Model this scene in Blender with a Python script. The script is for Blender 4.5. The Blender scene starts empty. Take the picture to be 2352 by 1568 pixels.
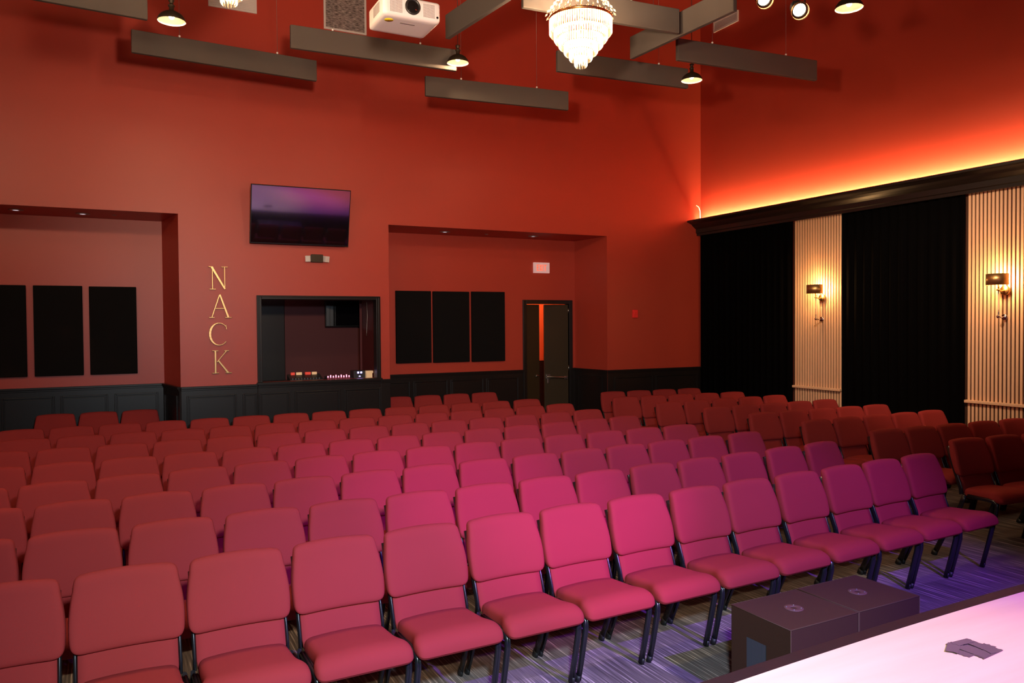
import bpy, bmesh, math, random
from mathutils import Vector, Matrix, Euler
random.seed(7)
PI = math.pi
scene = bpy.context.scene
C = scene.collection

# ------------------------------------------------------------------ camera
H = 2.06
YAW, PITCH, ROLL = -0.469545, -0.02203249, 0.0075361
FPX = 1802.78
cam_d = bpy.data.cameras.new('camera')
cam = bpy.data.objects.new('camera', cam_d)
C.objects.link(cam)
cam_d.sensor_width = 36.0
cam_d.lens = FPX / 2352 * 36.0
cam_d.clip_start = 0.05
cam_d.clip_end = 200
_M = Matrix.Rotation(YAW, 3, 'Z') @ Matrix.Rotation(PITCH, 3, 'X') @ Matrix.Rotation(ROLL, 3, 'Y')
RV, FV, UV = _M @ Vector((1, 0, 0)), _M @ Vector((0, 1, 0)), _M @ Vector((0, 0, 1))
cam.matrix_world = Matrix(((RV.x, UV.x, -FV.x, 0), (RV.y, UV.y, -FV.y, 0), (RV.z, UV.z, -FV.z, H), (0, 0, 0, 1)))
scene.camera = cam
# ------------------------------------------------------------------ world, exposure
w = bpy.data.worlds.new('world'); scene.world = w; w.use_nodes = True
w.node_tree.nodes['Background'].inputs[0].default_value = (0.9, 0.75, 0.7, 1)
w.node_tree.nodes['Background'].inputs[1].default_value = 0.0
scene.view_settings.view_transform = 'Standard'
scene.view_settings.look = 'None'
scene.view_settings.gamma = 1
scene.view_settings.use_curve_mapping = False
scene.view_settings.exposure = 0.0

# ------------------------------------------------------------------ lights
def light(name, kind, loc, power, color, radius=0.1, aim=None, angle=None, blend=0.5, size=None):
    d = bpy.data.lights.new(name, kind)
    d.energy = power; d.color = color
    if kind == 'AREA':
        d.shape = 'RECTANGLE'; d.size, d.size_y = size
    else:
        d.shadow_soft_size = radius
    if kind == 'SPOT':
        d.spot_size = math.radians(angle); d.spot_blend = blend
    o = bpy.data.objects.new(name, d); C.objects.link(o)
    o.location = loc
    if aim is not None:
        o.rotation_euler = (Vector(aim) - Vector(loc)).to_track_quat('-Z', 'Y').to_euler()
    return o
WARM = (1.0, 0.72, 0.45)
# cool unseen camera flash, over the camera's shoulder, facing the seats
light('camera_flash_lamp', 'SPOT', (0.45, 0.2, 2.7), 1150, (0.68, 0.87, 1.0), 0.12, (1.7, 4.0, 0.6), 84, 1.0)
light('stage_wall_wash', 'SPOT', (0.7, 2.2, 3.3), 1120, (1.0, 0.72, 0.50), 0.12, (4.8, 11.4, 5.8), 92, 1.0)
# magenta / violet stage lamps spilling into the first rows
light('magenta_stage_lamp', 'SPOT', (3.4, -2.0, 3.4), 3000, (0.50, 0.07, 1.0), 0.08, (2.62, 4.7, 0.82), 19, 1.0)
light('violet_stage_lamp', 'SPOT', (3.4, -1.9, 5.2), 3900, (0.24, 0.06, 1.0), 0.04, (3.5, 3.4, 0.0), 52, 0.6)
# white-pink lamps on the stage floor
light('stage_floor_lamp', 'SPOT', (4.2, -0.6, 5.0), 1250, (1.0, 0.80, 0.28), 0.15, (3.0, 1.5, 0.6), 40, 0.8)
light('stage_pink_lamp', 'SPOT', (6.4, -0.9, 5.0), 3000, (1.0, 0.20, 0.50), 0.15, (5.1, 0.8, 0.6), 34, 1.0)
# added fill spot without a fixture, brightens the slatted wall
light('slat_fill_spot', 'SPOT', (5.4, 4.6, 4.9), 850, (1.0, 0.70, 0.48), 0.06, (9.7, 7.0, 2.2), 50, 1.0)

# ------------------------------------------------------------------ materials
def mat(name, color=(0.5, 0.5, 0.5), rough=0.5, metal=0.0, emit=None, estr=0.0, spec=0.5, bump=None, vary=None, sheen=0.0, coat=0.0):
    m = bpy.data.materials.new(name); m.use_nodes = True
    nt = m.node_tree; b = nt.nodes['Principled BSDF']
    b.inputs['Base Color'].default_value = (*color, 1)
    b.inputs['Roughness'].default_value = rough
    b.inputs['Metallic'].default_value = metal
    b.inputs['Specular IOR Level'].default_value = spec
    if sheen: b.inputs['Sheen Weight'].default_value = sheen
    if coat: b.inputs['Coat Weight'].default_value = coat
    if emit is not None:
        b.inputs['Emission Color'].default_value = (*emit, 1)
        b.inputs['Emission Strength'].default_value = estr
    if bump or vary:
        tc = nt.nodes.new('ShaderNodeTexCoord')
    if bump:
        sc, st = bump
        n = nt.nodes.new('ShaderNodeTexNoise'); n.inputs['Scale'].default_value = sc; n.inputs['Detail'].default_value = 4
        nt.links.new(tc.outputs['Object'], n.inputs['Vector'])
        bp = nt.nodes.new('ShaderNodeBump'); bp.inputs['Strength'].default_value = st; bp.inputs['Distance'].default_value = 0.004
        nt.links.new(n.outputs['Fac'], bp.inputs['Height']); nt.links.new(bp.outputs['Normal'], b.inputs['Normal'])
    if vary:
        sc, amt = vary
        n = nt.nodes.new('ShaderNodeTexNoise'); n.inputs['Scale'].default_value = sc; n.inputs['Detail'].default_value = 3
        nt.links.new(tc.outputs['Object'], n.inputs['Vector'])
        mx = nt.nodes.new('ShaderNodeMix'); mx.data_type = 'RGBA'
        mx.inputs[6].default_value = (*[c * (1 - amt) for c in color], 1)
        mx.inputs[7].default_value = (*[min(1, c * (1 + amt)) for c in color], 1)
        nt.links.new(n.outputs['Fac'], mx.inputs[0]); nt.links.new(mx.outputs[2], b.inputs['Base Color'])
    return m

M = {}
M['red_wall'] = mat('red_wall_paint', (0.47, 0.050, 0.028), 0.42, bump=(180, 0.12), vary=(0.6, 0.03))
M['booth_wall'] = mat('shade_darkened_booth_red', (0.11, 0.010, 0.011), 0.6)  # wall red darkened, the booth's dimness is put into the colour
M['black_paint'] = mat('black_semigloss_paint', (0.013, 0.009, 0.0085), 0.34, spec=0.35, bump=(40, 0.05))
M['ceiling'] = mat('dark_ceiling_paint', (0.05, 0.015, 0.012), 0.9)
M['dark_wall'] = mat('dark_room_paint', (0.02, 0.018, 0.018), 0.8)
M['fabric'] = mat('burgundy_seat_fabric', (0.31, 0.033, 0.031), 0.9, bump=(900, 0.25), vary=(3.0, 0.05), spec=0.1)
M['chair_metal'] = mat('black_chair_tube', (0.012, 0.012, 0.013), 0.22, 0.0, spec=0.6)
M['foot_plastic'] = mat('black_foot_plastic', (0.01, 0.01, 0.01), 0.5)
M['baffle'] = mat('charcoal_acoustic_felt', (0.098, 0.080, 0.070), 0.95, bump=(300, 0.2), vary=(2.0, 0.06), spec=0.1)
M['cable'] = mat('steel_cable', (0.25, 0.2, 0.18), 0.4, 0.6)
M['white_metal'] = mat('white_painted_metal', (0.72, 0.66, 0.64), 0.4)
M['anchor'] = mat('white_cable_anchor', (0.9, 0.85, 0.8), 0.3)
M['panel_felt'] = mat('black_panel_fabric', (0.008, 0.007, 0.007), 0.95, bump=(500, 0.2), spec=0.1)
M['curtain'] = mat('black_velvet_curtain', (0.002, 0.0018, 0.002), 0.95, spec=0.02)
M['gold'] = mat('brushed_gold', (0.60, 0.37, 0.16), 0.34, 1.0)
M['brass'] = mat('dark_brass', (0.62, 0.36, 0.14), 0.38, 0.9)
M['chrome'] = mat('chrome', (0.75, 0.75, 0.78), 0.12, 1.0)
M['nickel'] = mat('satin_nickel', (0.6, 0.56, 0.5), 0.25, 1.0)
M['bronze'] = mat('dark_bronze_shade', (0.05, 0.035, 0.022), 0.35, 0.6)
M['shade_inside'] = mat('white_enamel_inside', (0.85, 0.75, 0.6), 0.5)
M['bulb'] = mat('warm_bulb', (1, 0.9, 0.7), 0.5, emit=(1.0, 0.72, 0.4), estr=22)
M['screen'] = mat('black_glass_screen', (0.004, 0.004, 0.005), 0.07, spec=1.0, coat=1.0)
M['tv_plastic'] = mat('black_tv_plastic', (0.008, 0.008, 0.008), 0.3)
M['projector'] = mat('projector_white_plastic', (0.74, 0.68, 0.68), 0.4)
M['projector_vent'] = mat('projector_vent_shadow', (0.22, 0.18, 0.18), 0.6)
M['lens_glass'] = mat('dark_lens_glass', (0.01, 0.008, 0.008), 0.05, spec=1.0)
M['yellow'] = mat('yellow_sticker', (0.75, 0.6, 0.03), 0.5)
M['sub_paint'] = mat('black_textured_speaker_paint', (0.036, 0.013, 0.007), 0.8, spec=0.3, bump=(600, 0.4))
M['sub_edge'] = mat('worn_speaker_edge', (0.06, 0.036, 0.022), 0.8, spec=0.2)
M['plate_blue'] = mat('blue_grey_plate', (0.035, 0.042, 0.06), 0.5)
M['socket'] = mat('dull_socket_metal', (0.075, 0.035, 0.035), 0.6)
M['steel'] = mat('grey_steel', (0.12, 0.13, 0.15), 0.35, 0.5)
M['stage_edge'] = mat('dark_stage_nosing', (0.016, 0.008, 0.009), 0.5, bump=(60, 0.1), spec=0.3)
M['tape'] = mat('grey_gaffer_tape', (0.12, 0.075, 0.066), 0.85, bump=(300, 0.2), vary=(6, 0.2))
M['alarm_red'] = mat('alarm_red_plastic', (0.95, 0.03, 0.03), 0.35)
M['sign_white'] = mat('exit_sign_white', (0.8, 0.7, 0.72), 0.4, emit=(1.0, 0.45, 0.45), estr=0.25)
M['exit_letters'] = mat('exit_red_letters', (0.8, 0.05, 0.03), 0.5, emit=(1.0, 0.14, 0.07), estr=1.2)
M['led_strip'] = mat('amber_led_strip', (1, 0.7, 0.3), 0.5, emit=(1.0, 0.66, 0.30), estr=310)
M['door_paint'] = mat('dark_brown_door', (0.040, 0.024, 0.010), 0.45, spec=0.3)
M['mixer_body'] = mat('mixer_charcoal', (0.03, 0.028, 0.03), 0.5)
M['led_pink'] = mat('pink_led', (1, 0.3, 0.4), 0.5, emit=(1.0, 0.2, 0.3), estr=4)
M['led_blue'] = mat('violet_blue_led', (0.5, 0.4, 1), 0.5, emit=(0.35, 0.3, 1.0), estr=7)
M['key_red'] = mat('red_plastic_keys', (0.7, 0.05, 0.03), 0.5, emit=(0.9, 0.07, 0.04), estr=0.35)
M['key_tan'] = mat('tan_plastic', (0.75, 0.5, 0.28), 0.5, emit=(0.9, 0.55, 0.28), estr=0.3)
M['downlight'] = mat('downlight_lens', (0.9, 0.85, 0.9), 0.2, emit=(0.9, 0.75, 0.85), estr=2.0)
M['grey_metal'] = mat('grey_trim_metal', (0.3, 0.22, 0.2), 0.4, 0.3)
M['lamp_head'] = mat('frosted_lamp_head', (0.8, 0.72, 0.68), 0.25)
M['hall_wall'] = mat('hall_orange_paint', (0.75, 0.13, 0.04), 0.6)
M['crown_gold'] = mat('chandelier_gold', (0.85, 0.45, 0.16), 0.25, 1.0)
M['par_glow'] = mat('stage_lamp_lens', (1, 0.9, 0.7), 0.4, emit=(1.0, 0.78, 0.5), estr=26)
M['black_metal'] = mat('black_lamp_metal', (0.02, 0.018, 0.018), 0.35)
M['grille_mesh'] = None

def crystal_mat():
    m = bpy.data.materials.new('lit_crystal'); m.use_nodes = True
    nt = m.node_tree; nt.nodes.remove(nt.nodes['Principled BSDF'])
    out = nt.nodes['Material Output']
    tr = nt.nodes.new('ShaderNodeBsdfTransparent'); tr.inputs[0].default_value = (1, 0.95, 0.85, 1)
    tl = nt.nodes.new('ShaderNodeBsdfTranslucent'); tl.inputs[0].default_value = (0.9, 0.82, 0.68, 1)
    gl = nt.nodes.new('ShaderNodeBsdfGlossy'); gl.inputs['Roughness'].default_value = 0.15
    m1 = nt.nodes.new('ShaderNodeMixShader'); m1.inputs[0].default_value = 0.45
    m2 = nt.nodes.new('ShaderNodeMixShader'); m2.inputs[0].default_value = 0.12
    nt.links.new(tr.outputs[0], m1.inputs[1]); nt.links.new(tl.outputs[0], m1.inputs[2])
    nt.links.new(m1.outputs[0], m2.inputs[1]); nt.links.new(gl.outputs[0], m2.inputs[2])
    nt.links.new(m2.outputs[0], out.inputs[0])
    return m
M['crystal'] = crystal_mat()

def glass_mat():
    m = mat('clear_glass_rod', (0.95, 0.93, 0.95), 0.05)
    b = m.node_tree.nodes['Principled BSDF']
    b.inputs['Transmission Weight'].default_value = 0.8
    b.inputs['IOR'].default_value = 1.45
    return m
M['glass'] = glass_mat()

def carpet_mat():
    m = mat('striped_carpet_tile', (0.07, 0.06, 0.055), 0.95, spec=0.1)
    nt = m.node_tree; b = nt.nodes['Principled BSDF']
    tc = nt.nodes.new('ShaderNodeTexCoord')
    mp = nt.nodes.new('ShaderNodeMapping'); mp.inputs['Scale'].default_value = (95, 2.2, 1)
    nt.links.new(tc.outputs['Object'], mp.inputs['Vector'])
    n = nt.nodes.new('ShaderNodeTexNoise'); n.inputs['Scale'].default_value = 1.0; n.inputs['Detail'].default_value = 3
    nt.links.new(mp.outputs[0], n.inputs['Vector'])
    cr = nt.nodes.new('ShaderNodeValToRGB')
    e = cr.color_ramp.elements
    e[0].position = 0.36; e[0].color = (0.095, 0.078, 0.072, 1)
    e[1].position = 0.74; e[1].color = (0.78, 0.66, 0.58, 1)
    k = cr.color_ramp.elements.new(0.58); k.color = (0.19, 0.158, 0.148, 1)
    nt.links.new(n.outputs['Fac'], cr.inputs[0])
    # tiles of half a metre with their own tone
    mp2 = nt.nodes.new('ShaderNodeMapping'); mp2.inputs['Scale'].default_value = (2, 2, 1)
    nt.links.new(tc.outputs['Object'], mp2.inputs['Vector'])
    sn = nt.nodes.new('ShaderNodeVectorMath'); sn.operation = 'FLOOR'
    nt.links.new(mp2.outputs[0], sn.inputs[0])
    wn = nt.nodes.new('ShaderNodeTexWhiteNoise'); nt.links.new(sn.outputs[0], wn.inputs['Vector'])
    mr = nt.nodes.new('ShaderNodeMapRange'); mr.inputs['To Min'].default_value = 0.8; mr.inputs['To Max'].default_value = 1.2
    nt.links.new(wn.outputs['Value'], mr.inputs[0])
    mu = nt.nodes.new('ShaderNodeVectorMath'); mu.operation = 'SCALE'
    nt.links.new(cr.outputs[0], mu.inputs[0]); nt.links.new(mr.outputs[0], mu.inputs['Scale'])
    nt.links.new(mu.outputs[0], b.inputs['Base Color'])
    n2 = nt.nodes.new('ShaderNodeTexNoise'); n2.inputs['Scale'].default_value = 500
    nt.links.new(tc.outputs['Object'], n2.inputs['Vector'])
    bp = nt.nodes.new('ShaderNodeBump'); bp.inputs['Strength'].default_value = 0.4; bp.inputs['Distance'].default_value = 0.004
    nt.links.new(n2.outputs['Fac'], bp.inputs['Height']); nt.links.new(bp.outputs[0], b.inputs['Normal'])
    return m
M['carpet'] = carpet_mat()

def wood_mat(name, c1, c2, scale, rough=0.45):
    m = mat(name, c1, rough)
    nt = m.node_tree; b = nt.nodes['Principled BSDF']
    tc = nt.nodes.new('ShaderNodeTexCoord')
    mp = nt.nodes.new('ShaderNodeMapping'); mp.inputs['Scale'].default_value = scale
    nt.links.new(tc.outputs['Object'], mp.inputs['Vector'])
    n = nt.nodes.new('ShaderNodeTexNoise'); n.inputs['Scale'].default_value = 1; n.inputs['Detail'].default_value = 5
    nt.links.new(mp.outputs[0], n.inputs['Vector'])
    mx = nt.nodes.new('ShaderNodeMix'); mx.data_type = 'RGBA'
    mx.inputs[6].default_value = (*c1, 1); mx.inputs[7].default_value = (*c2, 1)
    nt.links.new(n.outputs['Fac'], mx.inputs[0]); nt.links.new(mx.outputs[2], b.inputs['Base Color'])
    return m
M['slat_wood'] = wood_mat('oak_slats', (0.74, 0.44, 0.25), (0.9, 0.6, 0.38), (14, 14, 1.2))
M['slat_back'] = mat('slat_backing_felt', (0.06, 0.022, 0.010), 0.95)
M['stage_wood'] = wood_mat('pale_stage_wood', (0.66, 0.44, 0.26), (0.84, 0.64, 0.42), (0.8, 9, 1), 0.5)

def mesh_grille_mat():
    m = mat('silver_filter_mesh', (0.3, 0.26, 0.25), 0.45, 0.4)
    nt = m.node_tree; b = nt.nodes['Principled BSDF']
    tc = nt.nodes.new('ShaderNodeTexCoord')
    mp = nt.nodes.new('ShaderNodeMapping'); mp.inputs['Scale'].default_value = (16, 16, 90)
    nt.links.new(tc.outputs['Object'], mp.inputs['Vector'])
    n = nt.nodes.new('ShaderNodeTexNoise'); n.inputs['Scale'].default_value = 1.2; n.inputs['Detail'].default_value = 4
    nt.links.new(mp.outputs[0], n.inputs['Vector'])
    cr = nt.nodes.new('ShaderNodeValToRGB'); e = cr.color_ramp.elements
    e[0].position = 0.35; e[0].color = (0.10, 0.075, 0.07, 1); e[1].position = 0.68; e[1].color = (0.6, 0.52, 0.5, 1)
    nt.links.new(n.outputs['Fac'], cr.inputs[0]); nt.links.new(cr.outputs[0], b.inputs['Base Color'])
    return m
M['grille_mesh'] = mesh_grille_mat()

# ------------------------------------------------------------------ mesh builder
class MB:
    def __init__(self): self.v = []; self.f = []; self.sm = []
    def add(self, vs, fs, smooth=False, mtx=None):
        n = len(self.v)
        self.v += [tuple(mtx @ Vector(p)) if mtx else tuple(p) for p in vs]
        self.f += [tuple(i + n for i in f) for f in fs]
        self.sm += [smooth] * len(fs)
        return self
    def box(self, x0, x1, y0, y1, z0, z1, mtx=None):
        vs = [(x, y, z) for x in (x0, x1) for y in (y0, y1) for z in (z0, z1)]
        fs = [(0, 1, 3, 2), (4, 6, 7, 5), (0, 4, 5, 1), (2, 3, 7, 6), (0, 2, 6, 4), (1, 5, 7, 3)]
        return self.add(vs, fs, False, mtx)
    def prism(self, poly, z0, z1, axis='z', mtx=None):
        n = len(poly)
        def P(a, b, c):
            return {'z': (a, b, c), 'y': (a, c, b), 'x': (c, a, b)}[axis]
        vs = [P(a, b, z0) for a, b in poly] + [P(a, b, z1) for a, b in poly]
        fs = [tuple(range(n))[::-1], tuple(range(n, 2 * n))] + [(i, (i + 1) % n, n + (i + 1) % n, n + i) for i in range(n)]
        return self.add(vs, fs, False, mtx)
    def tube(self, pts, rx, ry=None, seg=10, side=None, caps=True, mtx=None):
        ry = ry or rx
        pts = [Vector(p) for p in pts]; n = len(pts)
        side = Vector(side) if side else None
        vs = []
        for i, p in enumerate(pts):
            t = (pts[min(i + 1, n - 1)] - pts[max(i - 1, 0)]).normalized()
            a = side if side else (Vector((0, 0, 1)) if abs(t.z) < 0.9 else Vector((1, 0, 0)))
            a = (a - t * a.dot(t)).normalized(); b = t.cross(a)
            r1 = rx[i] if isinstance(rx, (list, tuple)) else rx
            r2 = ry[i] if isinstance(ry, (list, tuple)) else ry
            for k in range(seg):
                th = 2 * PI * k / seg
                vs.append(p + a * (r1 * math.cos(th)) + b * (r2 * math.sin(th)))
        fs = []
        for i in range(n - 1):
            for k in range(seg):
                k2 = (k + 1) % seg
                fs.append((i * seg + k, i * seg + k2, (i + 1) * seg + k2, (i + 1) * seg + k))
        self.add(vs, fs, True, mtx)
        if caps:
            m = len(self.v) - len(vs)
            self.f += [tuple(m + k for k in range(seg))[::-1], tuple(m + (n - 1) * seg + k for k in range(seg))]
            self.sm += [False, False]
        return self
    def lathe(self, prof, seg=24, c=(0, 0, 0), axis='z', a0=0.0, a1=2 * PI, smooth=True, mtx=None):
        full = abs(a1 - a0 - 2 * PI) < 1e-6
        m = seg if full else seg + 1
        vs = []
        for r, z in prof:
            for k in range(m):
                th = a0 + (a1 - a0) * k / seg
                x, y = r * math.cos(th), r * math.sin(th)
                q = {'z': (x, y, z), 'y': (x, z, y), 'x': (z, x, y)}[axis]
                vs.append((c[0] + q[0], c[1] + q[1], c[2] + q[2]))
        fs = []
        for i in range(len(prof) - 1):
            for k in range(seg):
                k2 = (k + 1) % m
                fs.append((i * m + k, i * m + k2, (i + 1) * m + k2, (i + 1) * m + k))
        return self.add(vs, fs, smooth, mtx)
    def sphere(self, c, r, seg=10, mtx=None):
        prof = [(r * math.sin(PI * i / seg) + 1e-5, -r * math.cos(PI * i / seg)) for i in range(seg + 1)]
        return self.lathe(prof, seg * 2, c, mtx=mtx)
    def rbox(self, hx, hy, hz, r, n=(8, 8, 4), fn=None, mtx=None):
        # rounded box as a subdivided cube; fn(Vector)->Vector bends it
        vs, fs, idx = [], [], {}
        def vid(i, j, k):
            key = (i, j, k)
            if key not in idx:
                def ax(t, nn, h):   # denser near the rounded ends
                    s = -1 + 2 * t / nn
                    return h * math.copysign(abs(s) ** 0.8, s)
                p = Vector((ax(i, n[0], hx), ax(j, n[1], hy), ax(k, n[2], hz)))
                q = Vector((max(-hx + r, min(hx - r, p.x)), max(-hy + r, min(hy - r, p.y)), max(-hz + r, min(hz - r, p.z))))
                d = p - q
                if d.length > 1e-9:
                    m = max(abs(d.x), abs(d.y), abs(d.z))
                    p = q + d.normalized() * min(r, m if sum(1 for c in d if abs(c) > 1e-9) == 1 else r * m / r)
                idx[key] = len(vs); vs.append(fn(p) if fn else p)
            return idx[key]
        def face(a, b, c, d): fs.append((a, b, c, d))
        for i in range(n[0]):
            for j in range(n[1]):
                face(vid(i, j, 0), vid(i, j + 1, 0), vid(i + 1, j + 1, 0), vid(i + 1, j, 0))
                face(vid(i, j, n[2]), vid(i + 1, j, n[2]), vid(i + 1, j + 1, n[2]), vid(i, j + 1, n[2]))
        for i in range(n[0]):
            for k in range(n[2]):
                face(vid(i, 0, k), vid(i + 1, 0, k), vid(i + 1, 0, k + 1), vid(i, 0, k + 1))
                face(vid(i, n[1], k), vid(i, n[1], k + 1), vid(i + 1, n[1], k + 1), vid(i + 1, n[1], k))
        for j in range(n[1]):
            for k in range(n[2]):
                face(vid(0, j, k), vid(0, j, k + 1), vid(0, j + 1, k + 1), vid(0, j + 1, k))
                face(vid(n[0], j, k), vid(n[0], j + 1, k), vid(n[0], j + 1, k + 1), vid(n[0], j, k + 1))
        return self.add(vs, fs, True, mtx)
    def build(self, name, m, parent=None, bevel=0.0, sub=0, mats=None):
        me = bpy.data.meshes.new(name)
        me.from_pydata([tuple(p) for p in self.v], [], self.f)
        me.polygons.foreach_set('use_smooth', self.sm)
        me.materials.append(m)
        bm = bmesh.new(); bm.from_mesh(me); bmesh.ops.recalc_face_normals(bm, faces=bm.faces); bm.to_mesh(me); bm.free()
        me.update()
        o = bpy.data.objects.new(name, me); C.objects.link(o)
        if bevel:
            b = o.modifiers.new('bevel', 'BEVEL'); b.width = bevel; b.segments = 2; b.limit_method = 'ANGLE'
        if sub:
            s = o.modifiers.new('sub', 'SUBSURF'); s.levels = sub; s.render_levels = sub
        if parent: o.parent = parent
        return o

def fix_normals(o):
    bm = bmesh.new(); bm.from_mesh(o.data); bmesh.ops.recalc_face_normals(bm, faces=bm.faces); bm.to_mesh(o.data); bm.free()

def empty(name, loc=(0, 0, 0), rz=0.0):
    o = bpy.data.objects.new(name, None); C.objects.link(o); o.location = loc; o.rotation_euler = (0, 0, rz)
    o.empty_display_size = 0.1
    return o
def tag(o, label, cat, group=None, kind=None):
    o['label'] = label; o['category'] = cat
    if group: o['group'] = group
    if kind: o['kind'] = kind
    return o
def struct(o, label=None, cat=None):
    o['kind'] = 'structure'
    if label: o['label'] = label
    if cat: o['category'] = cat
    return o
def copy_tree(o, parent=None):
    c = o.copy(); C.objects.link(c)
    if parent:
        c.parent = parent; c.matrix_parent_inverse = o.matrix_parent_inverse.copy()
    for ch in CH.get(o.name, ()):
        copy_tree(ch, c)
    return c
CH = {}
def index_children(*roots):
    def go(o):
        kids = [x for x in C.objects if x.parent == o]
        CH[o.name] = kids
        for k in kids: go(k)
    for r in roots: go(r)

# ------------------------------------------------------------------ dimensions of the hall
YF, YB = 11.40, 12.35           # rear wall plane, back of its recesses
XR = 9.72                       # right wall plane
XL, YS = -6.0, -4.5             # side wall off to the left, wall behind the stage
ZC = 8.5
RAIL = 1.25
LJ, LJB = 0.792, 0.64           # jamb of the left recess, front and back
RJ0, RJ1, RJB = 3.714, 7.64, 7.565
WX0, WX1, WZ0, WZ1 = 1.83, 3.52, 1.27, 2.46   # control booth opening
RC = 3.57                       # soffit height of the recesses

# ---- floor, ceiling, walls
b = MB().box(XL, 12.0, YS, 16.0, -0.1, 0.0); struct(b.build('floor', M['carpet']), 'dark carpet with fine pale streaks', 'floor')
b = MB().box(XL, 12.0, YS, 16.0, ZC, ZC + 0.1); struct(b.build('ceiling', M['ceiling']), 'dark ceiling high over the hall', 'ceiling')
b = MB()
T = 0.12
def wallpiece(x0, x1, z0, z1): b.box(x0, x1, YF, YF + T, z0, z1)
wallpiece(XL, LJ, RC, ZC)
b.prism([(LJ, YF), (WX0, YF), (WX0, YF + T), (LJ - 0.02, YF + T)], 0, ZC)
wallpiece(WX0, WX1, 0, WZ0); wallpiece(WX0, WX1, WZ1, ZC)
wallpiece(WX1, RJ0, 0, ZC)
wallpiece(RJ0, RJ1, RC, ZC)
b.prism([(RJ1, YF), (XR + T, YF), (XR + T, YF + T), (RJ1 - 0.01, YF + T)], 0, ZC)
struct(b.build('wall_back', M['red_wall']), 'deep red painted rear wall pierced by two recesses', 'wall')
# recess cheeks, soffits, backs
b = MB()
b.prism([(LJ - 0.02, YF + T), (LJ + 0.1, YF + T), (LJB + 0.1, YB), (LJB, YB)], 0, RC)
struct(b.build('wall_cheek_left', M['red_wall']), 'dark red cheek of the left recess', 'wall')
b = MB()
b.prism([(RJ1 - 0.01, YF + T), (RJ1 + 0.1, YF + T), (RJB + 0.1, YB), (RJB, YB)], 0, RC)
struct(b.build('wall_cheek_right', M['red_wall']), 'red cheek of the right recess beside the door', 'wall')
b = MB().prism([(RJ0, YF + T), (RJ0, YB), (RJ0 - 0.1, YB), (RJ0 - 0.1, YF + T)], 0, RC)
struct(b.build('wall_cheek_middle', M['red_wall']), 'hidden left cheek of the right recess', 'wall')
b = MB().box(RJ0 - 0.1, RJ1 + 0.1, YF + T, YB + T, RC, RC + 0.1)
struct(b.build('ceiling_recess_right', M['red_wall']), 'dark red soffit of the right recess', 'ceiling')
b = MB().box(XL, LJ + 0.1, YF + T, YB + T, RC, RC + 0.1)
struct(b.build('ceiling_recess_left', M['red_wall']), 'dark red soffit of the left recess', 'ceiling')
b = MB()
DX0, DX1, DZ = 6.55, 7.43, 2.42
b.box(RJ0 - 0.1, DX0, YB, YB + T, 0, RC); b.box(DX1, RJB + 0.1, YB, YB + T, 0, RC); b.box(DX0, DX1, YB, YB + T, DZ, RC)
struct(b.build('wall_recess_right', M['red_wall']), 'red walls and soffit of the right recess', 'wall')
b = MB().box(XL, LJB + 0.1, YB, YB + T, 0, RC)
struct(b.build('wall_recess_left', M['red_wall']), 'red walls and soffit of the left recess', 'wall')
b = MB().box(XR, XR + T, YS, YF, 0, ZC); struct(b.build('wall_right', M['red_wall']), 'deep red painted side wall above the cornice', 'wall')
b = MB().box(XL - T, XL, YS, YB + T, 0, ZC); struct(b.build('wall_left', M['red_wall']), 'red side wall on the left', 'wall')
b = MB().box(XL, XR, YS - T, YS, 0, ZC); struct(b.build('wall_stage', M['dark_wall']), 'dark wall behind the stage', 'wall')

# ---- wainscot (black panelled dado)
def wainscot(name, x0, x1, y, frames, label, ztop=RAIL, face=-1, post=None):
    b = MB()
    b.box(x0, x1, y - 0.018, y, 0, ztop - 0.02)
    b.box(x0, x1, y - 0.045, y, ztop - 0.03, ztop)               # cap rail
    b.box(x0, x1, y - 0.030, y, ztop - 0.055, ztop - 0.03)
    b.box(x0, x1, y - 0.032, y, 0, 0.14)
    for a, c in frames:
        za, zb, wd, d = 0.24, ztop - 0.125, 0.022, 0.034
        b.box(a, a + wd, y - d, y, za, zb); b.box(c - wd, c, y - d, y, za, zb)
        b.box(a + wd, c - wd, y - d, y, zb - wd, zb); b.box(a + wd, c - wd, y - d, y, za, za + wd)
        b.box(a + 0.035, c - 0.035, y - 0.024, y, za + 0.035, zb - 0.035)
    o = b.build(name, M['black_paint'], bevel=0.004)
    return struct(o, label, 'wainscot')
wainscot('trim_1', LJ, WX0 - 0.045, YF, [(0.86, 1.50), (1.58, 1.78)], 'black panelled wainscot between left recess and booth window')
wainscot('trim_2', WX0 - 0.045, WX1 + 0.045, YF, [(1.80, 2.22), (2.29, 2.945), (3.01, 3.56)], 'black panelled wainscot under the booth window')
wainscot('trim_3', WX1 + 0.045, RJ0, YF, [], 'narrow black wainscot right of booth window')
wainscot('trim_4', -4.5, LJB, YB, [(-1.99, -1.41), (-1.345, -0.73), (-0.665, -0.085), (-0.005, 0.56)], 'black panelled wainscot in the left recess')
wainscot('trim_5', RJ0, DX0 - 0.07, YB, [(3.78, 4.36), (4.42, 5.03), (5.08, 5.70), (5.75, 6.38)], 'black panelled wainscot in the right recess')
wainscot('trim_6', RJ1, XR, YF, [(7.76, 8.60), (8.66, 9.62)], 'black panelled wainscot in the rear right corner')
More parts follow.
